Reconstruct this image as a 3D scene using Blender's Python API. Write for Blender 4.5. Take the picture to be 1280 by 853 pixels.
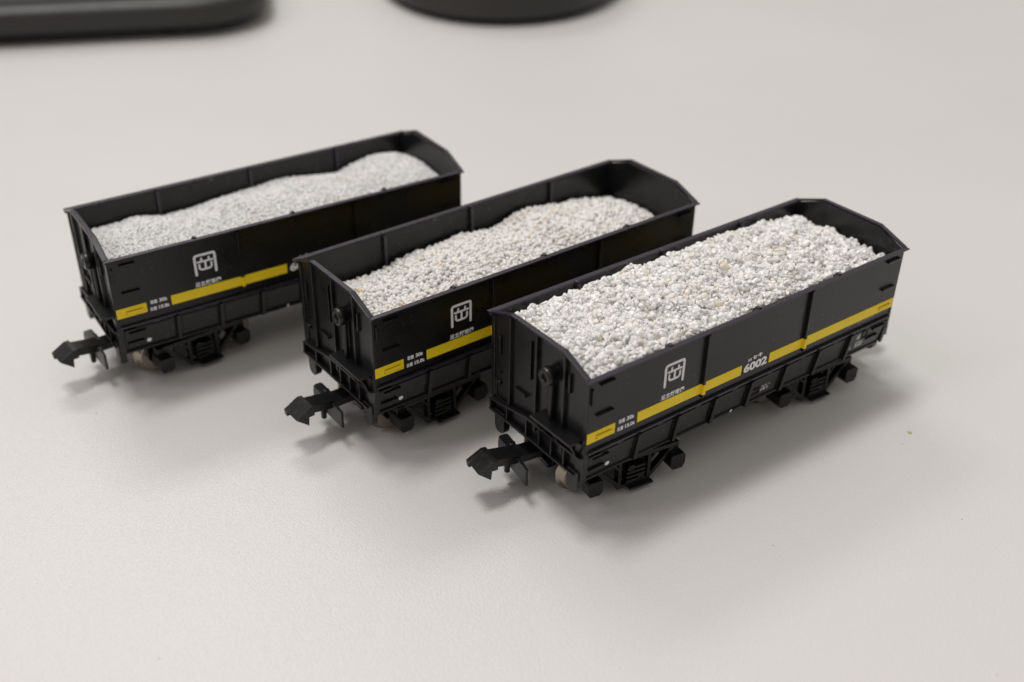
import bpy, bmesh, math, random
import numpy as np
from mathutils import Matrix, Vector, noise
for o in list(bpy.data.objects):
    bpy.data.objects.remove(o)
S = 0.001                      # all numbers below are millimetres, the scene is in metres
random.seed(4)
RNG = np.random.default_rng(11)
sc = bpy.context.scene
COL = sc.collection
R = math.radians

# ------------------------------------------------------------------ camera
cam_d = bpy.data.cameras.new('camera')
cam = bpy.data.objects.new('camera', cam_d)
COL.objects.link(cam)
sc.camera = cam
rx = Vector((0.817401, -0.576062, -0.002772))
dn = Vector((-0.31539, -0.443483, -0.838959))
fw = Vector((0.482063, 0.68664, -0.544188))
M = Matrix.Identity(4)
for i, v in enumerate((rx, -dn, -fw)):
    for j in range(3):
        M[j][i] = v[j]
M.translation = Vector((-71.394, -88.910, 93.207)) * S
cam.matrix_world = M
cam_d.sensor_width = 36
cam_d.lens = 1442.16 / 1280 * 36
cam_d.shift_x = (640 - 595.56) / 1280
cam_d.shift_y = (449.13 - 426.5) / 1280
cam_d.clip_start = 0.005
cam_d.clip_end = 20
cam_d.dof.use_dof = True
cam_d.dof.focus_distance = 0.144
cam_d.dof.aperture_fstop = 18.0

# ------------------------------------------------------------------ light
w = bpy.data.worlds.new('World')
sc.world = w
w.use_nodes = True
bg = w.node_tree.nodes['Background']
# the room: a pale ceiling overhead, darker walls towards the horizon
wn = w.node_tree
wtc = wn.nodes.new('ShaderNodeTexCoord'); wsx = wn.nodes.new('ShaderNodeSeparateXYZ'); wrp = wn.nodes.new('ShaderNodeValToRGB')
wn.links.new(wtc.outputs['Generated'], wsx.inputs[0]); wn.links.new(wsx.outputs['Z'], wrp.inputs['Fac'])
wrp.color_ramp.elements[0].position = 0.05; wrp.color_ramp.elements[0].color = (0.10, 0.092, 0.09, 1)
wrp.color_ramp.elements[1].position = 0.75; wrp.color_ramp.elements[1].color = (0.64, 0.605, 0.585, 1)
wn.links.new(wrp.outputs['Color'], bg.inputs['Color'])
bg.inputs['Strength'].default_value = 1.0
def area(name, loc, target, sx, sy, power, color):
    d = bpy.data.lights.new(name, 'AREA')
    d.shape = 'RECTANGLE'; d.size = sx; d.size_y = sy
    d.energy = power; d.color = color
    o = bpy.data.objects.new(name, d)
    COL.objects.link(o)
    o.location = loc
    o.rotation_euler = (Vector(target) - Vector(loc)).to_track_quat('-Z', 'Y').to_euler()
    return o
# ceiling fixtures of the office
area('ceiling_lamp', (-0.15, 0.40, 1.55), (0, 0, 0), 0.50, 0.26, 12.0, (1.0, 0.985, 0.955))
area('ceiling_lamp', (0.35, 1.55, 1.55), (0, 0, 0), 0.9, 0.34, 8.2, (1.0, 0.985, 0.955))
area('ceiling_lamp', (-1.35, 0.45, 1.55), (0, 0, 0), 0.3, 0.9, 5.0, (1.0, 0.86, 0.97))
sc.view_settings.view_transform = 'Standard'
sc.view_settings.look = 'None'
sc.view_settings.exposure = 0.0
sc.view_settings.gamma = 1.0

# ------------------------------------------------------------------ materials
def mat(name, col, rough=0.5, spec=0.5, metal=0.0, bump=None, rvar=0.0, cvar=0.0, coat=0.0):
    m = bpy.data.materials.new(name)
    m.use_nodes = True
    nt = m.node_tree
    b = nt.nodes['Principled BSDF']
    b.inputs['Base Color'].default_value = (*col, 1)
    b.inputs['Roughness'].default_value = rough
    b.inputs['Specular IOR Level'].default_value = spec
    b.inputs['Metallic'].default_value = metal
    b.inputs['Coat Weight'].default_value = coat
    tc = nt.nodes.new('ShaderNodeTexCoord')
    if bump:
        sc_, st, dist = bump
        n = nt.nodes.new('ShaderNodeTexNoise')
        n.inputs['Scale'].default_value = sc_
        n.inputs['Detail'].default_value = 3
        nt.links.new(tc.outputs['Object'], n.inputs['Vector'])
        bp = nt.nodes.new('ShaderNodeBump')
        bp.inputs['Strength'].default_value = st
        bp.inputs['Distance'].default_value = dist
        nt.links.new(n.outputs['Fac'], bp.inputs['Height'])
        nt.links.new(bp.outputs['Normal'], b.inputs['Normal'])
    if rvar or cvar:
        n2 = nt.nodes.new('ShaderNodeTexNoise')
        n2.inputs['Scale'].default_value = 260
        n2.inputs['Detail'].default_value = 6
        n2.inputs['Roughness'].default_value = 0.7
        nt.links.new(tc.outputs['Object'], n2.inputs['Vector'])
        if rvar:
            mr = nt.nodes.new('ShaderNodeMapRange')
            mr.inputs['From Min'].default_value = 0.3
            mr.inputs['From Max'].default_value = 0.7
            mr.inputs['To Min'].default_value = rough - rvar
            mr.inputs['To Max'].default_value = rough + rvar
            nt.links.new(n2.outputs['Fac'], mr.inputs['Value'])
            nt.links.new(mr.outputs['Result'], b.inputs['Roughness'])
        if cvar:
            rp = nt.nodes.new('ShaderNodeValToRGB')
            rp.color_ramp.elements[0].position = 0.35
            rp.color_ramp.elements[1].position = 0.70
            rp.color_ramp.elements[0].color = (*[c * (1 - cvar) for c in col], 1)
            rp.color_ramp.elements[1].color = (*[min(1, c * (1 + cvar)) for c in col], 1)
            nt.links.new(n2.outputs['Fac'], rp.inputs['Fac'])
            nt.links.new(rp.outputs['Color'], b.inputs['Base Color'])
    return m

BLACK = mat('black_styrene', (0.0070, 0.0068, 0.0070), 0.31, 0.45, bump=(2600, 0.12, 0.00004), rvar=0.06, cvar=0.2)
RIMB = mat('black_styrene_worn_violet_lit', (0.020, 0.015, 0.025), 0.30, 0.6, bump=(1800, 0.2, 0.00005), rvar=0.08)  # violet light caught by the rims is tinted into this base colour
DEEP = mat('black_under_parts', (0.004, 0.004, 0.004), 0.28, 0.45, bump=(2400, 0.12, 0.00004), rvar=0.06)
YEL = mat('yellow_paint', (0.93, 0.68, 0.012), 0.42, 0.4, bump=(2600, 0.10, 0.00003), cvar=0.05)
WHT = mat('white_print', (0.84, 0.84, 0.86), 0.5, 0.3, cvar=0.10)
GRY = mat('grey_print', (0.17, 0.17, 0.17), 0.5, 0.3)
METAL = mat('nickel_tyre', (0.34, 0.30, 0.25), 0.17, 0.5, metal=1.0, bump=(1500, 0.04, 0.00004), rvar=0.05)
DEVICE = mat('dark_device_plastic', (0.036, 0.034, 0.032), 0.45, 0.4, bump=(900, 0.2, 0.0001), rvar=0.05)
DEVTOP = mat('grey_device_plastic', (0.060, 0.058, 0.056), 0.5, 0.4, bump=(900, 0.2, 0.0001))

def scuff(m, dust):
    """fine pale scuffs and lint in patches, as on handled plastic"""
    nt = m.node_tree; b = nt.nodes['Principled BSDF']
    tc = nt.nodes.new('ShaderNodeTexCoord')
    def ns(scale, detail, lo, hi):
        n = nt.nodes.new('ShaderNodeTexNoise'); n.inputs['Scale'].default_value = scale; n.inputs['Detail'].default_value = detail
        nt.links.new(tc.outputs['Object'], n.inputs['Vector'])
        q = nt.nodes.new('ShaderNodeMapRange'); q.inputs['From Min'].default_value = lo; q.inputs['From Max'].default_value = hi
        nt.links.new(n.outputs['Fac'], q.inputs['Value']); return q.outputs['Result']
    mu = nt.nodes.new('ShaderNodeMath'); mu.operation = 'MULTIPLY'
    nt.links.new(ns(1500, 8, 0.60, 0.74), mu.inputs[0]); nt.links.new(ns(110, 4, 0.50, 0.68), mu.inputs[1])
    mx = nt.nodes.new('ShaderNodeMix'); mx.data_type = 'RGBA'; mx.inputs[7].default_value = (*dust, 1)
    old = b.inputs['Base Color'].links[0].from_socket if b.inputs['Base Color'].links else None
    if old: nt.links.new(old, mx.inputs[6])
    else: mx.inputs[6].default_value = b.inputs['Base Color'].default_value
    nt.links.new(mu.outputs[0], mx.inputs[0]); nt.links.new(mx.outputs[2], b.inputs['Base Color'])
scuff(BLACK, (0.13, 0.125, 0.12)); scuff(RIMB, (0.16, 0.15, 0.16)); scuff(YEL, (0.45, 0.36, 0.10))

def table_mat():
    m = mat('laminate', (0.60, 0.575, 0.55), 0.33, 0.5)
    nt = m.node_tree
    b = nt.nodes['Principled BSDF']
    tc = nt.nodes.new('ShaderNodeTexCoord')
    # fine orange peel grain of the melamine
    n = nt.nodes.new('ShaderNodeTexNoise')
    n.inputs['Scale'].default_value = 3400
    n.inputs['Detail'].default_value = 2.5
    n.inputs['Distortion'].default_value = 0.6
    nt.links.new(tc.outputs['Object'], n.inputs['Vector'])
    bp = nt.nodes.new('ShaderNodeBump')
    bp.inputs['Strength'].default_value = 0.8
    bp.inputs['Distance'].default_value = 0.000085
    nt.links.new(n.outputs['Fac'], bp.inputs['Height'])
    nt.links.new(bp.outputs['Normal'], b.inputs['Normal'])
    # faint broad mottling
    n2 = nt.nodes.new('ShaderNodeTexNoise')
    n2.inputs['Scale'].default_value = 14
    n2.inputs['Detail'].default_value = 5
    nt.links.new(tc.outputs['Object'], n2.inputs['Vector'])
    rp = nt.nodes.new('ShaderNodeValToRGB')
    rp.color_ramp.elements[0].position = 0.3
    rp.color_ramp.elements[1].position = 0.75
    rp.color_ramp.elements[0].color = (0.590, 0.582, 0.560, 1)
    rp.color_ramp.elements[1].color = (0.620, 0.613, 0.592, 1)
    nt.links.new(n2.outputs['Fac'], rp.inputs['Fac'])
    nt.links.new(rp.outputs['Color'], b.inputs['Base Color'])
    return m
TABLE = table_mat()

def stone_mat(name, stops, rough, rr=0.12, sss=0.0):
    m = bpy.data.materials.new(name)
    m.use_nodes = True
    nt = m.node_tree
    b = nt.nodes['Principled BSDF']
    b.inputs['Roughness'].default_value = rough
    b.inputs['Specular IOR Level'].default_value = 0.5
    g = nt.nodes.new('ShaderNodeNewGeometry')
    rp = nt.nodes.new('ShaderNodeValToRGB')
    cr = rp.color_ramp
    while len(cr.elements) < len(stops):
        cr.elements.new(0.5)
    for e, (p_, c_) in zip(cr.elements, stops):
        e.position = p_; e.color = (*c_, 1)
    nt.links.new(g.outputs['Random Per Island'], rp.inputs['Fac'])
    # clouds of iron stain that run across neighbouring stones
    tc = nt.nodes.new('ShaderNodeTexCoord')
    n = nt.nodes.new('ShaderNodeTexNoise')
    n.inputs['Scale'].default_value = 240
    n.inputs['Detail'].default_value = 5
    nt.links.new(tc.outputs['Object'], n.inputs['Vector'])
    mr = nt.nodes.new('ShaderNodeMapRange')
    mr.inputs['From Min'].default_value = 0.58
    mr.inputs['From Max'].default_value = 0.80
    mr.inputs['To Max'].default_value = 0.6
    nt.links.new(n.outputs['Fac'], mr.inputs['Value'])
    mx = nt.nodes.new('ShaderNodeMix')
    mx.data_type = 'RGBA'
    mx.inputs[7].default_value = (0.56, 0.47, 0.34, 1)
    nt.links.new(mr.outputs['Result'], mx.inputs[0])
    nt.links.new(rp.outputs['Color'], mx.inputs[6])
    nt.links.new(mx.outputs[2], b.inputs['Base Color'])
    mr2 = nt.nodes.new('ShaderNodeMapRange')
    mr2.inputs['To Min'].default_value = max(0.05, rough - rr)
    mr2.inputs['To Max'].default_value = min(1, rough + rr)
    nt.links.new(g.outputs['Random Per Island'], mr2.inputs['Value'])
    nt.links.new(mr2.outputs['Result'], b.inputs['Roughness'])
    if sss:
        b.inputs['Subsurface Weight'].default_value = sss
        b.inputs['Subsurface Radius'].default_value = (1.0, 0.95, 0.85)
        b.inputs['Subsurface Scale'].default_value = 0.0006
    return m
COARSE = stone_mat('quartz_chips', [(0, (0.70, 0.68, 0.64)), (0.06, (0.78, 0.77, 0.73)), (0.30, (0.83, 0.82, 0.78)), (0.9, (0.87, 0.86, 0.82)),
                                    (0.97, (0.80, 0.75, 0.66)), (1.0, (0.70, 0.62, 0.47))], 0.36, 0.14, 0.6)
MEDIUM = stone_mat('white_grit', [(0, (0.50, 0.50, 0.48)), (0.12, (0.66, 0.65, 0.62)), (0.5, (0.73, 0.72, 0.69)), (0.95, (0.79, 0.78, 0.75)),
                                  (0.985, (0.78, 0.72, 0.60)), (1.0, (0.72, 0.58, 0.34))], 0.42, 0.12)
FINE = stone_mat('fine_white_sand', [(0, (0.52, 0.52, 0.51)), (0.2, (0.70, 0.70, 0.69)), (0.7, (0.78, 0.78, 0.77)), (1.0, (0.84, 0.84, 0.83))], 0.5, 0.1)

# ------------------------------------------------------------------ mesh kit
class MB:
    def __init__(s): s.v = []; s.f = []; s.m = []; s.sm = []
    def add(s, vs, fs, mi=0, smooth=False):
        b = len(s.v)
        s.v += [tuple(v) for v in vs]
        for f in fs:
            s.f.append(tuple(b + i for i in f)); s.m.append(mi); s.sm.append(smooth)
        return s
    def box(s, x0, x1, y0, y1, z0, z1, mi=0):
        v = [(x, y, z) for x in (x0, x1) for y in (y0, y1) for z in (z0, z1)]
        return s.add(v, [(0, 1, 3, 2), (4, 6, 7, 5), (0, 4, 5, 1), (2, 3, 7, 6), (0, 2, 6, 4), (1, 5, 7, 3)], mi)
    def prism(s, poly, ax, a, b, mi=0):
        n = len(poly)
        def P(p, h):
            return (h, p[0], p[1]) if ax == 'x' else (p[0], h, p[1]) if ax == 'y' else (p[0], p[1], h)
        v = [P(p, a) for p in poly] + [P(p, b) for p in poly]
        fs = [tuple(range(n)), tuple(range(2 * n - 1, n - 1, -1))]
        fs += [(i, n + i, n + (i + 1) % n, (i + 1) % n) for i in range(n)]
        return s.add(v, fs, mi)
    def bar(s, p, q, wd, ax, a, b, mi=0):
        d = Vector((q[0] - p[0], q[1] - p[1])).normalized() * wd / 2
        n = Vector((-d.y, d.x))
        return s.prism([(p[0] + n.x, p[1] + n.y), (p[0] - n.x, p[1] - n.y), (q[0] - n.x, q[1] - n.y), (q[0] + n.x, q[1] + n.y)], ax, a, b, mi)
    def lathe(s, c, ax, prof, n=40, mi=0, smooth=True):
        vs = []; fs = []
        for h, r in prof:
            for k in range(n):
                t = 2 * math.pi * k / n
                a, b = r * math.cos(t), r * math.sin(t)
                vs.append((c[0] + h, c[1] + a, c[2] + b) if ax == 'x' else (c[0] + a, c[1] + h, c[2] + b) if ax == 'y' else (c[0] + a, c[1] + b, c[2] + h))
        for j in range(len(prof) - 1):
            for k in range(n):
                k2 = (k + 1) % n
                fs.append((j * n + k, j * n + k2, (j + 1) * n + k2, (j + 1) * n + k))
        s.add(vs, fs, mi, smooth)
        m = (len(prof) - 1) * n
        return s.add(vs[:n], [tuple(range(n))], mi).add(vs[m:m + n], [tuple(range(n))], mi)
    def map(s, fn): s.v = [fn(v) for v in s.v]; return s
    def build(s, name, mats, parent=None, bevel=0.05, seg=2, weld=False):
        me = bpy.data.meshes.new(name)
        me.from_pydata([(a * S, b * S, c * S) for a, b, c in s.v], [], s.f)
        if not isinstance(mats, (list, tuple)): mats = [mats]
        for m in mats: me.materials.append(m)
        me.polygons.foreach_set('material_index', s.m)
        me.polygons.foreach_set('use_smooth', s.sm)
        bm = bmesh.new(); bm.from_mesh(me)
        if weld: bmesh.ops.remove_doubles(bm, verts=bm.verts, dist=1e-7)
        bmesh.ops.recalc_face_normals(bm, faces=bm.faces)
        bm.to_mesh(me); bm.free()
        o = bpy.data.objects.new(name, me)
        COL.objects.link(o)
        if parent: o.parent = parent
        if bevel:
            bv = o.modifiers.new('edge', 'BEVEL')
            bv.width = bevel * S; bv.segments = seg; bv.limit_method = 'ANGLE'; bv.angle_limit = R(35)
            bv.harden_normals = False
        return o

_cache = {}
def glyphs(text, off=0.0):
    """outline of a line of writing as flat triangles, in its own units"""
    if (text, off) in _cache: return _cache[(text, off)]
    c = bpy.data.curves.new('writing', 'FONT')
    c.body = text; c.offset = off; c.resolution_u = 3
    o = bpy.data.objects.new('writing', c)
    COL.objects.link(o)
    bpy.context.view_layer.update()
    ev = o.evaluated_get(bpy.context.evaluated_depsgraph_get())
    me = ev.to_mesh()
    v = [tuple(x.co[:2]) for x in me.vertices]
    f = [tuple(p.vertices) for p in me.polygons]
    ev.to_mesh_clear()
    bpy.data.objects.remove(o); bpy.data.curves.remove(c)
    _cache[(text, off)] = (v, f)
    return v, f
def write(mb, text, x0, x1, z0, z1, y, off=0.0, mi=0, slant=0.0):
    v, f = glyphs(text, off)
    a = np.array(v); lo = a.min(0); hi = a.max(0)
    a = (a - lo) / (hi - lo)
    vs = [(x0 + p[0] * (x1 - x0) + slant * p[1], y, z0 + p[1] * (z1 - z0)) for p in a]
    return mb.add(vs, f, mi)
def stroke(mb, pts, wd, y, n=10):
    """a painted line with round ends: one flat polygon per run and a disc at every joint"""
    for p, q in zip(pts[:-1], pts[1:]):
        d = Vector((q[0] - p[0], q[1] - p[1])).normalized() * wd / 2
        mb.add([(p[0] - d.y, y, p[1] + d.x), (p[0] + d.y, y, p[1] - d.x), (q[0] + d.y, y, q[1] - d.x), (q[0] - d.y, y, q[1] + d.x)], [(0, 1, 2, 3)])
        y -= 0.0012
    for p in pts:
        mb.add([(p[0] + wd / 2 * math.cos(2 * math.pi * k / n), y, p[1] + wd / 2 * math.sin(2 * math.pi * k / n)) for k in range(n)], [tuple(range(n))])
        y -= 0.0012

def tag(o, label, cat, group=None, kind=None):
    if label: o['label'] = label
    if cat: o['category'] = cat
    if group: o['group'] = group
    if kind: o['kind'] = kind
    return o

# ------------------------------------------------------------------ the table top
t = MB()
t.box(-900, 1300, -600, 1400, -25, 0)
tb = t.build('table_top', TABLE, None, bevel=1.0)
tag(tb, 'off-white laminate table top with a fine grain, under all three wagons', 'table', kind='structure')

# ------------------------------------------------------------------ the wagon
L, W, H = 54.6, 9.3, 21.5
XB = (10.8, 43.8)                       # bogie pivots
def flip(v): return (L - v[0], -v[1], v[2])
def shear(v):                            # skirt leans inwards towards its foot
    return (v[0], v[1] + (10.7 - v[2]) * 0.175, v[2])
PROF = [(-9.3, 21.5), (-4.95, 23.15), (4.95, 23.15), (9.3, 21.5)]

def make_wagon():
    root = bpy.data.objects.new('hopper_wagon', None)
    root.empty_display_size = 0.01
    COL.objects.link(root)
    both = (None, flip)
    def put(mb, T, name, m, parent=root, **k):
        if T: mb.map(T)
        return mb.build(name, m, parent, **k)
    # inner tub and floor
    b = MB(); b.box(0.7, L - 0.7, -8.1, 8.1, 7.2, 13.0)
    b.box(0.5, L - 0.5, -8.85, 8.85, 11.25, 12.3)
    put(b, None, 'tub_floor', DEEP)
    for T in both:
        # side wall
        b = MB(); b.box(0, L, -9.3, -8.95, 12.35, 21.35)
        side = put(b, T, 'side_wall', BLACK, bevel=0.04)
        for x in (18.2, 36.4):
            b = MB(); b.prism([(x - .24, -9.25), (x - .18, -9.76), (x + .18, -9.76), (x + .24, -9.25)], 'z', 12.0, 21.05)
            put(b, T, 'side_post', DEEP, bevel=0.05)
        for x in (12.2, 26.9, 41.6):
            b = MB(); b.box(x - .22, x + .22, -9.0, -8.4, 12.6, 21.3)
            b.prism([(x - .33, 21.40), (x - .2, 21.68), (x + .2, 21.68), (x + .33, 21.40)], 'y', -9.35, -8.75)
            put(b, T, 'inner_rib', RIMB)
        # yellow band
        b = MB()
        for a, c in ((-0.02, 4.18), (7.68, 17.93), (18.47, 25.06), (30.08, 36.13), (36.67, L - 0.05)):
            b.box(a, c, -9.36, -9.2, 12.47, 13.92)
        for x in (18.2, 36.4):
            b.prism([(x - .28, -9.3), (x - .21, -9.81), (x + .21, -9.81), (x + .28, -9.3)], 'z', 12.47, 13.92)
        put(b, T, 'yellow_band', YEL, bevel=0.03)
        # grab irons of the side
        for i, (a, c, z) in enumerate(((1.5, 3.6, 20.35), (1.2, 3.65, 16.2), (51.3, 53.7, 16.15), (51.3, 53.7, 20.35))):
            b = MB(); b.box(a, c, -9.68, -9.42, z - .17, z + .13)
            for q in (a + .1, c - .1): b.box(q - .12, q + .12, -9.6, -9.25, z - .15, z + .12)
            put(b, T, 'grab_iron', DEEP, bevel=0.05)
        for x in (0.35,):
            b = MB(); b.box(x - .13, x + .15, -9.62, -9.25, 17.9, 20.15)
            put(b, T, 'grab_iron', DEEP, bevel=0.05)
        for a, c in ((1.35, 3.75), (51.6, 53.9)):
            b = MB(); b.box(a, c, -9.62, -9.3, 12.98, 13.28)
            b.box(a - .1, c + .1, -9.40, -9.3, 12.86, 12.99, 1)  # dark strips paint in the shade of the pocket around the handle
            b.box(a - .1, c - .2, -9.39, -9.3, 13.27, 13.34, 1)
            put(b, T, 'grab_iron', [YEL, DEEP], bevel=0.03)
        # print on the side wall
        y = -9.325
        b = MB()
        stroke(b, [(11.72, 15.95), (11.70, 18.55), (11.80, 18.78), (12.0, 18.85), (14.4, 18.85), (14.56, 18.78), (14.62, 18.6), (14.60, 15.95)], 0.38, y)
        stroke(b, [(12.12, 17.83), (14.22, 17.83)], 0.31, y - .02)
        stroke(b, [(12.62, 17.85), (12.66, 18.30)], 0.31, y - .023)
        stroke(b, [(13.72, 17.85), (13.74, 18.30)], 0.31, y - .026)
        stroke(b, [(13.17, 17.85), (13.17, 16.72)], 0.31, y - .029)
        stroke(b, [(12.28, 17.42), (12.28, 16.88), (12.45, 16.68), (12.7, 16.62), (13.6, 16.62), (13.85, 16.68), (14.02, 16.88), (14.02, 17.42)], 0.31, y - .032)
        put(b, T, 'railway_emblem', WHT, bevel=0)
        b = MB()
        write(b, '足立駅常備', 11.30, 15.10, 14.05, 14.82, y, 0.035)
        write(b, '荷重', 4.72, 5.72, 13.42, 14.02, y, 0.03)
        write(b, '30t', 5.98, 7.10, 13.44, 14.02, y, 0.045)
        write(b, '自重', 4.62, 5.52, 12.40, 13.00, y, 0.03)
        write(b, '15.0t', 5.80, 7.30, 12.42, 12.98, y, 0.045)
        write(b, 'ロ', 26.15, 26.72, 14.06, 14.42, y, 0.05)
        write(b, 'セ', 26.92, 27.72, 14.06, 14.66, y, 0.05)
        write(b, 'キ', 27.86, 28.66, 14.06, 14.70, y, 0.05)
        put(b, T, 'side_lettering', WHT, bevel=0)
        b = MB(); write(b, '6002', 25.50, 29.72, 12.50, 13.80, y, 0.045)
        put(b, T, 'wagon_number', WHT, bevel=0)
        b = MB()
        for k in range(6):
            b.box(47.5 + k * .55, 47.9 + k * .55, -9.345, -9.3, 12.12, 12.40)
        put(b, T, 'maker_plate', GRY, bevel=0)
        # frame flange under the side wall
        b = MB(); b.box(0.15, L - 0.15, -9.5, -8.7, 10.86, 11.14)
        b.box(0.15, L - 0.15, -9.1, -8.7, 10.6, 10.9)
        for k in range(8):
            x = 5.1 + 6.35 * k
            b.box(x - .45, x + .45, -9.54, -9.0, 10.70, 10.90)
        b.box(39.75, 39.95, -9.69, -9.6, 10.92, 11.1)
        put(b, T, 'frame_flange', RIMB, bevel=0.03)
        b = MB(); b.box(-0.05, L + 0.05, -9.15, -8.6, 11.15, 12.4)
        put(b, T, 'frame_rail', DEEP, bevel=0.04)
        # leaning skirt of the hopper
        b = MB()
        b.prism([(0.1, 10.62), (L - 0.05, 10.62), (L + .1, 8.3), (L - .6, 6.4), (0.45, 6.4)], 'y', -9.2, -8.8)
        b.box(0.45, L - 0.7, -9.42, -9.1, 6.4, 6.75)
        ribs = [27.3 + 6.38 * k for k in range(-3, 4)]
        ed = [0.35] + ribs + [L - 0.15]
        for a, c in zip(ed[:-1], ed[1:]):
            l = a + (.62 if a > 1 else .2); r = c - (.62 if c < L - 1 else .45)
            b.box(l, r, -9.32, -9.15, 7.12, 10.35)
            b.box(r + .14, r + .26, -9.38, -9.15, 6.8, 10.4); b.box(l, r, -9.36, -9.15, 6.88, 6.98)
        skirt = put(b.map(shear), T, 'hopper_skirt', BLACK, bevel=0.04)
        for x in ribs:
            b = MB(); b.prism([(x - .36, -9.15), (x - .28, -9.80), (x + .28, -9.80), (x + .36, -9.15)], 'z', 6.55, 10.8)
            put(b.map(shear), T, 'skirt_rib', DEEP, bevel=0.05)
        for a, c, z in ((1.2, 3.6, 9.75), (0.85, 3.2, 8.1), (0.5, 2.3, 10.42), (51.2, 53.8, 9.9), (50.5, 52.9, 8.5)):
            b = MB(); b.box(a, c, -9.62, -9.3, z - .16, z + .14)
            put(b.map(shear), T, 'grab_iron', DEEP, bevel=0.06)
        # small frames and print of the skirt
        b = MB()
        for (a, c, z0, z1) in ((27.95, 29.55, 7.75, 8.65), (49.35, 50.35, 8.95, 10.2)):
            b.bar((a, z0), (c, z0), .14, 'y', -9.46, -9.25); b.bar((a, z1), (c, z1), .14, 'y', -9.46, -9.25)
            b.bar((a, z0 - .06), (a, z1 + .06), .14, 'y', -9.44, -9.25); b.bar((c, z0 - .06), (c, z1 + .06), .14, 'y', -9.44, -9.25)
        put(b.map(shear), T, 'card_holder', DEEP, bevel=0.03)
        b = MB(); y = -9.345
        for k in range(3):
            write(b, 'ロミハ'[k], 29.98 + .56 * k, 30.38 + .56 * k, 8.42, 8.75, y, 0.03)
            write(b, '212'[k], 29.82 + .56 * k, 30.18 + .56 * k, 7.86, 8.24, y, 0.03)
        write(b, 'E2', 46.75, 47.75, 7.65, 8.12, y, 0.03)
        put(b.map(shear), T, 'reporting_marks', WHT, bevel=0)
        b = MB(); b.add([(3.82 + .34 * math.cos(k * .3307), y, 7.80 + .31 * math.sin(k * .3307)) for k in range(19)], [tuple(range(19))])
        put(b.map(shear), T, 'white_disc_mark', WHT, bevel=0)
        b = MB(); b.box(24.72, 24.98, -9.47, -9.4, 6.5, 6.95)
        put(b.map(shear), T, 'white_tick_mark', WHT, bevel=0)
        b = MB()
        for (a, c, z0, z1) in ((48.15, 49.1, 9.05, 10.05), (48.3, 50.05, 7.62, 8.75)):
            b.box(a, c, -9.355, -9.3, z0, z1)
        pl = put(b.map(shear), T, 'inspection_panel', GRY, bevel=0)
        b = MB()
        for r_ in range(3):
            write(b, ('全検', '3-10', '小倉')[r_], 48.4, 49.9, 7.70 + .34 * r_, 7.98 + .34 * r_, -9.365, 0.02)
        write(b, 'AB', 48.28, 48.95, 9.2, 9.85, -9.365, 0.02)
        b.map(shear)
        if T: b.map(T)
        b.build('panel_lettering', WHT, pl, bevel=0)
    # rim
    b = MB()
    for s_ in (-1, 1):
        b.prism([(s_ * 9.02, 21.42), (s_ * 9.02, 21.05), (s_ * 9.3, 20.95), (s_ * 9.85, 21.36), (s_ * 9.85, 21.50), (s_ * 9.15, 21.52)], 'x', -0.42, L + 0.42)
    rim = b.build('side_rim', RIMB, root, bevel=0.04)
    for T in both:
        b = MB()
        up = [(-9.82, 21.55), (-9.3, 21.58), (-4.95, 23.2), (4.95, 23.2), (9.3, 21.58), (9.82, 21.55)]
        lo = [(q[0], q[1] - .27) for q in up]
        for i in range(5):
            if i in (0, 4): continue
            b.prism([up[i], up[i + 1], lo[i + 1], lo[i]], 'x', -0.48, 0.12)
        put(b, T, 'end_rim', RIMB, bevel=0.03, weld=False)
        # end wall
        b = MB(); b.prism([(-8.97, 9.0), (8.97, 9.0), (8.97, 21.35), (4.9, 22.95), (-4.9, 22.95), (-8.97, 21.35)], 'x', 0.03, 0.4)
        put(b, T, 'end_wall', BLACK, bevel=0.03)
        for yy, z0, z1 in ((5.3, 8.6, 22.7), (0.1, 9.0, 22.95), (-5.1, 9.0, 22.7)):
            b = MB(); b.prism([(-.0, yy - .27), (-.5, yy - .2), (-.5, yy + .2), (0, yy + .27)], 'z', z0, z1)
            b.map(lambda v: (v[0] + .06, v[1], v[2]))
            put(b, T, 'end_rib', BLACK, bevel=0.05)
        for yy in (-8.95, 8.95):
            b = MB(); b.box(-.16, .2, yy - .32, yy + .32, 9.0, 21.2)
            put(b, T, 'corner_post', BLACK, bevel=0.06)
        for yy, z0, z1 in ((7.4, 16.2, 18.9), (1.25, 15.8, 21.2), (-6.0, 17.9, 20.5)):
            b = MB(); b.box(-.34, .06, yy - .13, yy + .13, z0, z1)
            put(b, T, 'end_grab_iron', DEEP, bevel=0.06)
        b = MB(); b.box(-.42, .06, 1.9, 4.2, 12.95, 13.2); b.lathe((0, 2.0, 13.05), 'x', [(-.5, .22), (.1, .22)], 12)
        b.lathe((0, 7.6, 11.9), 'x', [(-.35, .3), (-.3, .36), (.1, .36)], 14)
        b.lathe((0, 7.4, 13.6), 'x', [(-.25, .18), (.1, .18)], 10)
        put(b, T, 'end_fitting', DEEP, bevel=0.04)
        # end sill: web, flanges, gussets
        b = MB()
        b.box(-.12, .5, -8.9, 8.9, 7.7, 9.6)
        b.prism([(8.9, 8.95), (8.9, 9.2), (1.5, 10.5), (-1.0, 10.5), (-8.9, 10.5), (-8.9, 10.2), (1.2, 10.2)], 'x', -.75, .4)
        b.prism([(8.9, 9.0), (1.2, 10.3), (-8.9, 10.3), (-8.9, 7.7), (8.9, 7.7)], 'x', -.05, .45)
        b.box(-.85, .5, -8.0, 8.9, 7.45, 7.72)
        for yy, zt in ((8.8, 9.0), (5.3, 9.7), (1.3, 10.4), (-1.2, 10.4), (-3.6, 10.4), (-6.0, 10.4)):
            b.box(-.72, .4, yy - .14, yy + .14, 7.5, zt)
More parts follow.
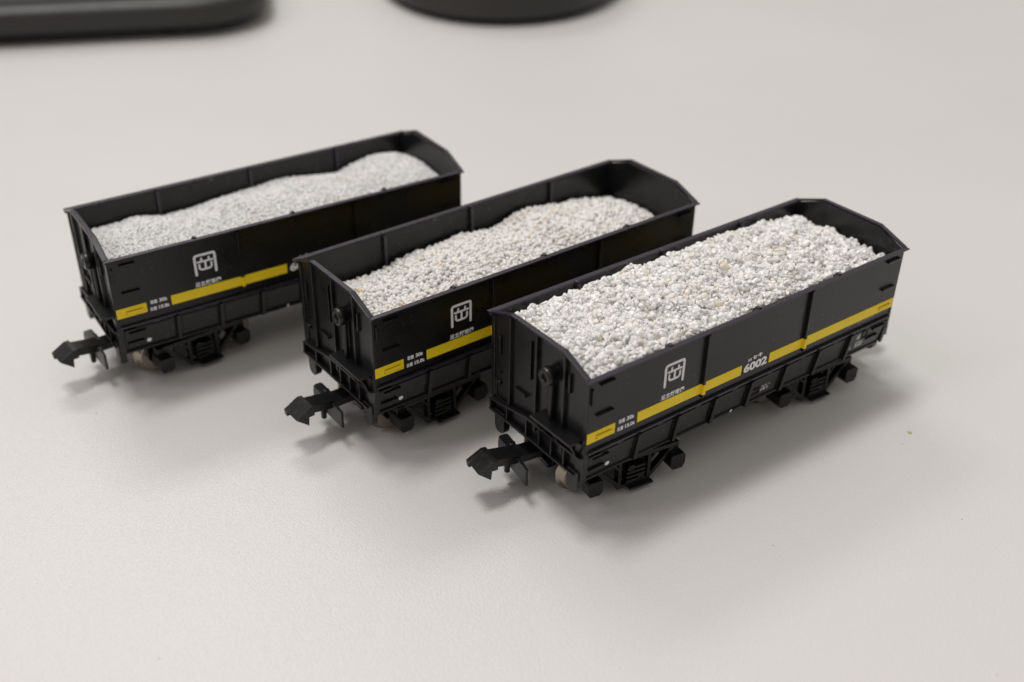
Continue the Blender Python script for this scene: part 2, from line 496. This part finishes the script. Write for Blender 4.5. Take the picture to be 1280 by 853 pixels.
        put(b, T, 'end_sill', BLACK, bevel=0.04)
        # corner step plates
        for yy in (7.0, -7.6):
            b = MB()
            hw = 1.0
            pts = [(yy - hw, 8.0), (yy + hw, 8.0), (yy + hw, 5.6), (yy + hw * .82, 5.0), (yy + hw * .35, 4.65), (yy - hw * .35, 4.65), (yy - hw * .82, 5.0), (yy - hw, 5.6)]
            b.prism(pts, 'x', -.55, .45)
            put(b, T, 'corner_step', BLACK, bevel=0.12, seg=3)
        # corner bracket between platform and skirt
        b = MB()
        b.prism([(-8.9, 6.5), (-8.0, 6.9), (-7.6, 8.6), (-7.6, 12.2), (-9.12, 12.2), (-9.3, 10.4)], 'x', -.28, .5)
        b.prism([(8.9, 6.5), (8.3, 6.9), (8.2, 8.6), (8.2, 12.2), (9.12, 12.2), (9.3, 10.4)], 'x', -.12, .5)
        put(b, T, 'corner_bracket', BLACK, bevel=0.06)
    # brake platform, column and wheel at the near end only
    b = MB(); b.box(-1.95, .1, -8.45, -0.95, 12.35, 12.62)
    b.prism([(-1.8, 12.4), (-1.5, 12.4), (-.4, 10.4), (-.7, 10.4)], 'y', -8.3, -8.0)
    b.prism([(-1.8, 12.4), (-1.5, 12.4), (-.4, 10.4), (-.7, 10.4)], 'y', -1.4, -1.1)
    b.prism([(-1.8, 12.4), (-1.5, 12.4), (-.4, 10.4), (-.7, 10.4)], 'y', -4.9, -4.6)
    b.build('brake_platform', BLACK, root, bevel=0.06)
    b = MB(); b.lathe((-.42, -3.0, 12.5), 'z', [(0, .36), (5.6, .36)], 14)
    b.build('brake_column', BLACK, root, bevel=0)
    b = MB(); b.lathe((0, -3.0, 19.0), 'x', [(-1.35, .48), (-1.62, .52), (-1.66, .60), (-1.66, 1.02), (-1.58, 1.14), (-1.2, 1.2), (-.6, 1.2), (-.5, 1.0), (.05, 1.0)], 30)
    b.lathe((0, -3.0, 19.0), 'x', [(-1.345, .01), (-1.34, .47)], 20, mi=1)
    b.build('brake_wheel', [BLACK, DEEP], root, bevel=0)
    # bogies
    for i, x in enumerate(XB):
        make_bogie(root, x, i)
    return root

def make_bogie(root, x, i):
    sg = 1 if i == 0 else -1            # the coupler points away from the wagon
    b = MB()
    b.box(-4.6, 4.6, -2.8, 2.8, 4.3, 5.6)
    b.box(-1.7, 1.7, -7.0, 7.0, 3.6, 5.6)
    b.lathe((0, 0, 5.5), 'z', [(0, 2.4), (1.8, 2.4)], 24)
    for s_ in (-1, 1): b.box(s_ * 6.1 - .5, s_ * 6.1 + .5, -3.2, 3.2, 3.9, 5.2)
    b.box(-7.2, 7.2, -1.6, 1.6, 4.6, 5.4)
    bo = b.build('bogie', DEEP, root, bevel=0.06)
    bo.location = (x * S, 0, 0)
    for s_ in (-1, 1):
        b = MB()
        a, c = sorted((s_ * 6.85, s_ * 7.75))
        b.bar((-6.0, 5.35), (6.0, 5.35), .62, 'y', a, c)
        for q in (-1, 1):
            b.bar((q * 5.6, 5.0), (q * 2.1, 1.35), .55, 'y', a, c)
            b.bar((q * 2.15, 5.4), (q * 2.15, 1.2), .5, 'y', a + .001, c + .02)
            b.bar((q * 3.3, 5.2), (q * 2.2, 4.0), .3, 'y', a, c)
        b.bar((-2.4, 1.25), (2.4, 1.25), .5, 'y', a + .004, c - .004)
        a2, c2 = sorted((s_ * 6.4, s_ * 8.1))
        for z in (2.1, 2.75, 3.4, 4.05):
            b.box(-1.35, 1.35, a2, c2 - .25 * (s_ > 0), z - .2, z + .17)
        b.box(-1.1, -.3, a2, c2, 3.7, 4.5); b.box(.4, 1.15, a2, c2, 1.9, 2.6)
        b.box(-.9, 2.6, *sorted((s_ * 7.0, s_ * 8.35)), .78, 1.08)
        b.build('side_frame', DEEP, bo, bevel=0.05)
        for q in (-1, 1):
            cx, cz = q * 6.1, 2.95
            hx = [(cx - .85, cz + 1.1), (cx + .85, cz + 1.1), (cx + 1.1, cz + .85), (cx + 1.1, cz - .6), (cx + .7, cz - 1.15), (cx - .7, cz - 1.15), (cx - 1.1, cz - .6), (cx - 1.1, cz + .85)]
            b = MB(); b.prism(hx, 'y', *sorted((s_ * 5.7, s_ * 8.45)))
            b.box(cx - .75, cx + .75, *sorted((s_ * 5.8, s_ * 7.3)), cz + .9, 5.2)
            b.build('axle_box', DEEP, bo, bevel=0.05)
    for q in (-1, 1):
        b = MB(); c = (q * 6.1, 0, 3.2)
        b.lathe(c, 'y', [(-5.6, .35), (5.6, .35)], 16, mi=1)
        for s_ in (-1, 1):
            pr = [(s_ * 3.9, 2.55), (s_ * 3.88, 3.1), (s_ * 3.98, 3.2), (s_ * 4.12, 3.12), (s_ * 4.3, 2.72), (s_ * 5.05, 2.62), (s_ * 5.15, 2.5), (s_ * 5.1, 2.2)]
            b.lathe(c, 'y', pr, 48, mi=0)
            b.lathe(c, 'y', [(s_ * 5.08, 2.2), (s_ * 4.85, 2.1), (s_ * 4.8, .9), (s_ * 5.3, .8), (s_ * 5.32, .3)], 32, mi=1)
        b.build('wheelset', [METAL, DEEP], bo, bevel=0)
    # coupler: u runs away from the wagon, measured from the plough plate
    def uv(v): return (-sg * (v[0] + 13.1), v[1] * sg, v[2] + 5.7)
    b = MB()
    b.prism([(5.7, -.62), (3.6, .55), (2.95, .5), (2.95, -.85), (3.75, -.85), (3.9, -2.15)], 'y', -1.7, 1.05)
    b.prism([(5.68, -.62), (3.65, .5), (2.95, .45), (2.95, -.85), (3.8, -.9), (4.5, -1.35), (5.6, -1.5)], 'y', 1.05, 1.7)
    b.prism([(3.1, .38), (.2, -.10), (-1.2, -.35), (-7.0, -.5), (-7.0, -1.3), (-.5, -1.35), (3.1, -.78)], 'y', -1.25, 1.25)
    b.box(-7.5, -4.2, -2.7, 2.7, -2.1, 1.4); b.box(-4.6, -3.6, -2.5, 2.5, -2.4, -1.7)
    b.map(uv); b.build('coupler_head', BLACK, bo, bevel=0.05)
    b = MB()
    b.prism([(.2, -3.75), (.2, 3.45), (-.1, 3.65), (-.95, 3.65), (-1.15, 3.35), (-1.15, 0.4), (-.5, -.4), (-.15, -3.75)], 'z', -.75, -.12)
    b.box(-.14, .2, -3.75, 3.6, -2.62, -.7)
    b.lathe((.3, .9, 0), 'z', [(-3.8, .2), (-3.7, .38), (-.9, .42)], 14)
    b.lathe((-.75, 1.6, 0), 'z', [(-.3, .42), (-.02, .42), (-.02, .2)], 16)
    b.map(lambda v: (v[0], v[1], v[2] + .052 * (v[1] - 3.5)))
    b.map(uv); b.build('plough_plate', BLACK, bo, bevel=0.05)
    return bo

# ------------------------------------------------------------------ gravel loads
def ico(sub):
    bm = bmesh.new(); bmesh.ops.create_icosphere(bm, subdivisions=sub, radius=1)
    v = np.array([x.co[:] for x in bm.verts]); bm.faces.ensure_lookup_table()
    f = np.array([[q.index for q in p.verts] for p in bm.faces]); bm.free()
    return v, f
def vnoise(x, y, seed, sc_):
    return np.array([noise.noise(Vector((a / sc_, b / sc_, seed))) for a, b in zip(x, y)])
def load(name, hfun, n, dmin, dmax, sub, rough, m, root, smooth, layer, flat=0.75):
    bv, bf = ico(sub)
    variants = []
    for k in range(14):
        d = 1 + RNG.normal(0, rough, (len(bv), 1)).clip(-2.2 * rough, 2.2 * rough)
        v = bv * d
        for _ in range(4 if rough > .1 else 0):        # broken faces: clip by random planes
            nrm = RNG.normal(size=3); nrm /= np.linalg.norm(nrm)
            h = RNG.uniform(.5, .8); pr = v @ nrm
            v = v - np.where(pr > h, pr - h, 0)[:, None] * nrm
        variants.append(v)
    # jittered grid so that the cover is even
    nx = int(math.sqrt(n * 53.4 / 17.4)); ny = int(n / nx)
    gx, gy = np.meshgrid(np.arange(nx), np.arange(ny))
    x = 0.65 + (gx.ravel() + RNG.uniform(0, 1, nx * ny)) / nx * 53.3
    y = -8.62 + (gy.ravel() + RNG.uniform(0, 1, nx * ny)) / ny * 17.24
    z = hfun(x, y)
    N = len(x)
    r = (dmin + (dmax - dmin) * RNG.beta(1.7, 2.2, N)) / 2
    z = z - RNG.uniform(0, 1, N) ** 1.3 * layer
    inside = (x - r > .5) & (x + r < L - .5) & (abs(y) + r < 8.75)
    x, y, z, r = x[inside], y[inside], z[inside], r[inside]; N = len(x)
    q = RNG.normal(size=(N, 4)); q /= np.linalg.norm(q, axis=1)[:, None]
    a, b, c, d = q.T
    Rm = np.array([[1 - 2 * (c * c + d * d), 2 * (b * c - a * d), 2 * (b * d + a * c)], [2 * (b * c + a * d), 1 - 2 * (b * b + d * d), 2 * (c * d - a * b)],
                   [2 * (b * d - a * c), 2 * (c * d + a * b), 1 - 2 * (b * b + c * c)]]).transpose(2, 0, 1)
    V = np.array(variants)[RNG.integers(0, len(variants), N)]
    ax = np.stack([np.ones(N), RNG.uniform(flat, 1, N), RNG.uniform(flat * .8, .95, N)], 1)
    V = np.einsum('nij,nkj->nki', Rm, V * ax[:, None, :]) * r[:, None, None] + np.stack([x, y, z], 1)[:, None, :]
    nv = len(bv)
    F = (bf[None] + (np.arange(N) * nv)[:, None, None]).reshape(-1, 3)
    V = V.reshape(-1, 3)
    # bedding below the loose stones
    mx, my = 100, 34
    X, Y = np.meshgrid(np.linspace(.5, L - .5, mx), np.linspace(-8.74, 8.74, my))
    Z = hfun(X.ravel(), Y.ravel()) - layer * .5 - dmin * .2
    B = np.stack([X.ravel(), Y.ravel(), Z], 1)
    i, j = np.meshgrid(np.arange(mx - 1), np.arange(my - 1)); k = (j * mx + i).ravel() + len(V)
    F2 = np.concatenate([np.stack([k, k + 1, k + mx + 1], 1), np.stack([k, k + mx + 1, k + mx], 1)])
    bot = B.copy(); bot[:, 2] = 13.05
    F3 = F2[:, ::-1] + len(B)
    ring = [jj for jj in range(mx)] + [jj * mx + mx - 1 for jj in range(1, my)] + [(my - 1) * mx + jj for jj in range(mx - 2, -1, -1)] + [jj * mx for jj in range(my - 2, 0, -1)]
    ring = np.array(ring) + len(V); r2 = np.roll(ring, -1); nb = len(B)
    F4 = np.concatenate([np.stack([ring, ring + nb, r2 + nb], 1), np.stack([ring, r2 + nb, r2], 1)])
    V = np.concatenate([V, B, bot]); F = np.concatenate([F, F2, F3, F4])
    me = bpy.data.meshes.new(name)
    me.vertices.add(len(V)); me.vertices.foreach_set('co', (V * S).ravel().astype(np.float32))
    me.loops.add(len(F) * 3); me.loops.foreach_set('vertex_index', F.ravel().astype(np.int32))
    me.polygons.add(len(F)); me.polygons.foreach_set('loop_start', (np.arange(len(F)) * 3).astype(np.int32))
    me.polygons.foreach_set('use_smooth', np.full(len(F), smooth))
    me.update(calc_edges=True); me.validate()
    me.materials.append(m)
    o = bpy.data.objects.new(name, me); COL.objects.link(o)
    o.location = root.location; o.rotation_euler = root.rotation_euler
    return o
def lerp(tab): xs, zs = zip(*tab); return lambda x: np.interp(x, xs, zs)

def h_coarse(x, y):
    b = lerp([(0, 19.6), (3, 20.2), (8, 20.7), (24, 20.9), (40, 20.7), (47, 20.3), (53, 19.4), (54.6, 18.9)])(x)
    t_ = (1 - (abs(y) / 8.8) ** 2.2)
    return b + 0.9 * t_ * np.clip((L - x) / 6, .4, 1) + 1.1 * vnoise(x, y, 3.1, 2.8) * np.clip(t_ * 2, .3, 1) + .75 * vnoise(x, y, 8.1, 1.25)
def h_medium(x, y):
    b = lerp([(0, 16.0), (6, 16.2), (12, 16.2), (17, 17.4), (24, 17.9), (31, 17.2), (37, 18.2), (44, 17.7), (50, 16.6), (54.6, 15.3)])(x)
    t_ = (1 - (abs(y) / 8.8) ** 1.8)
    return b + 1.5 * t_ + .45 * vnoise(x, y, 1.4, 4.0) + .2 * vnoise(x, y, 5.1, 1.4)
def h_fine(x, y):
    b = lerp([(0, 17.9), (6, 18.1), (9, 18.1), (13, 17.3), (21, 18.0), (30, 18.5), (35, 18.5), (42, 17.5), (45, 18.4), (49, 19.0), (52, 18.7), (54.6, 17.8)])(x)
    t_ = (1 - (abs(y) / 8.8) ** 1.8)
    return b + 1.1 * t_ + .40 * vnoise(x, y, 2.4, 5.0)

# ------------------------------------------------------------------ place the wagons
front = make_wagon()
def copy_tree(o, parent=None):
    c = o.copy(); COL.objects.link(c)
    if parent: c.parent = parent
    for ch in list(o.children): copy_tree(ch, c)
    return c
middle = copy_tree(front)
back = copy_tree(front)
G = 'black hopper wagons with gravel loads'
def place(root, x, y, th, yaws, label):
    root.location = (x * S, y * S, 0); root.rotation_euler = (0, 0, th)
    bs = sorted([c for c in root.children if c.name.startswith('bogie')], key=lambda c: c.location.x)
    for b_, a_ in zip(bs, yaws): b_.rotation_euler = (0, 0, R(a_))
    tag(root, label, 'model wagon', G)
place(front, 0, 0, 0, (-8.3, -5.5), 'black model hopper wagon nearest the camera, filled to the rim with coarse white stones')
place(middle, -12.932, 25.776, 0.012522, (0.8, 2), 'black model hopper wagon in the middle of the row, loaded low with medium white grit')
place(back, -33.459, 58.490, -0.055157, (6.3, -2), 'black model hopper wagon farthest from the camera, loaded with fine grey-white sand')
bpy.context.view_layer.update()
GL = 'gravel loads in the wagons'
g = load('gravel', h_coarse, 8600, 0.50, 1.55, 2, 0.15, COARSE, front, False, 0.7, 0.6)
tag(g, 'coarse angular white quartz stones heaped to the rim of the nearest wagon', 'gravel', GL, 'stuff')
g = load('gravel', h_medium, 7000, 0.50, 0.95, 2, 0.05, MEDIUM, middle, True, 0.55)
tag(g, 'medium rounded white grit lying low in the middle wagon', 'gravel', GL, 'stuff')
g = load('gravel', h_fine, 19000, 0.32, 0.55, 1, 0.08, FINE, back, True, 0.35)
tag(g, 'fine even grey-white sand with a wavy surface in the farthest wagon', 'gravel', GL, 'stuff')

# ------------------------------------------------------------------ out of focus devices behind
def rounded(w_, h_, r_, n=10):
    pts = []
    for cx, cy, a0 in ((w_ - r_, h_ - r_, 0), (r_, h_ - r_, 90), (r_, r_, 180), (w_ - r_, r_, 270)):
        for k in range(n + 1):
            a = R(a0 + 90 * k / n); pts.append((cx + r_ * math.cos(a), cy + r_ * math.sin(a)))
    return pts
def xf(o, x, y, ang): o.location = (x * S, y * S, 0); o.rotation_euler = (0, 0, ang)
kb = bpy.data.objects.new('keyboard', None); COL.objects.link(kb)
b = MB(); b.prism(rounded(430, 130, 20, 16), 'z', 2.6, 9.6); b.build('case', DEVICE, kb, bevel=2.2, seg=4)
b = MB(); b.prism([(p_[0] + 5, p_[1] + 7) for p_ in rounded(420, 116, 15)], 'z', 9.4, 10.6); b.build('key_bed', DEVTOP, kb, bevel=.5)
for fx, fy in ((25, 12), (405, 12), (25, 118), (405, 118)):
    b = MB(); b.lathe((fx, fy, 0), 'z', [(0, 5), (2.8, 5)], 20); b.build('rubber_foot', DEEP, kb, bevel=0)
for r_ in range(6):
    n_ = 22
    for c_ in range(n_):
        if c_ < 15: continue        # only the keys near the visible corner are modelled one by one
        b = MB(); x0 = 9 + c_ * 18.8; y0 = 11 + r_ * 18.3
        b.prism([(x0 + p_[0], y0 + p_[1]) for p_ in rounded(17.4, 16.8, 2, 4)], 'z', 10.4, 12.6)
        b.build('key', DEVICE, kb, bevel=.6)
ang = math.atan2(-0.44, 0.9)
# right front corner of the case
cx_, cy_ = 57.0, 187.0
xf(kb, cx_ - 430 * math.cos(ang), cy_ - 430 * math.sin(ang), ang)
tag(kb, 'dark grey keyboard case with a rounded corner, blurred at the top left edge', 'keyboard')

ms = bpy.data.objects.new('computer_mouse', None); COL.objects.link(ms)
def dome(w_, l_, h_, z0, e=2.3, nu=64, nv=20):
    m_ = MB(); vs = []; fs = []
    for j in range(nv + 1):
        t_ = j / nv * math.pi / 2
        rr = math.cos(t_) ** (2 / 2.6); zz = z0 + h_ * math.sin(t_) ** (2 / 2.2)
        for k in range(nu):
            a = 2 * math.pi * k / nu
            ca, sa = math.cos(a), math.sin(a)
            vs.append((w_ * rr * abs(ca) ** (2 / e) * (1 if ca >= 0 else -1), l_ * rr * abs(sa) ** (2 / e) * (1 if sa >= 0 else -1), zz))
    for j in range(nv):
        for k in range(nu):
            k2 = (k + 1) % nu
            fs.append((j * nu + k, j * nu + k2, (j + 1) * nu + k2, (j + 1) * nu + k))
    return m_.add(vs, fs, 0, True).add(vs[:nu], [tuple(range(nu))])
dome(38, 56, 30, 2.0, 2.1).build('shell', DEVICE, ms, bevel=0)
dome(36.5, 54.5, 4, 0.2, 2.1).build('base', DEEP, ms, bevel=0)
b = MB(); b.lathe((-3.5, 34, 25.5), 'x', [(0, 5), (.8, 6), (6.2, 6), (7, 5)], 30); b.build('scroll_wheel', DEEP, ms, bevel=0)
xf(ms, 111 + 55 * 0.577, 158 + 55 * 0.817, math.atan2(-0.577, 0.817))
tag(ms, 'dark rounded computer mouse, blurred at the top edge in the middle', 'mouse')

# a speck of yellow paint on the table beside the nearest wagon
b = MB(); b.lathe((0, 0, 0), 'z', [(0, .28), (.1, .30), (.22, .18)], 9)
sp = b.build('paint_crumb', mat('ochre_crumb', (0.62, 0.52, 0.20), 0.6), None, bevel=0); sp.location = (48.3 * S, -20.08 * S, 0)
tag(sp, 'tiny yellow crumb lying on the table right of the nearest wagon', 'crumb')

# dust lying about on the table
b = MB()
for k in range(40):
    x, y = random.uniform(-70, 150), random.uniform(-55, 160)
    r_ = random.uniform(.05, .16); n_ = 6
    a0 = random.random() * 6
    b.prism([(x + r_ * random.uniform(.5, 1.6) * math.cos(a0 + 2 * math.pi * q / n_), y + r_ * random.uniform(.5, 1.3) * math.sin(a0 + 2 * math.pi * q / n_)) for q in range(n_)], 'z', 0.0, .05)
du = b.build('table_dust', mat('dust', (0.40, 0.36, 0.30), 0.8), None, bevel=0)
tag(du, 'scattered specks of dust on the pale table top', 'dust', kind='stuff')
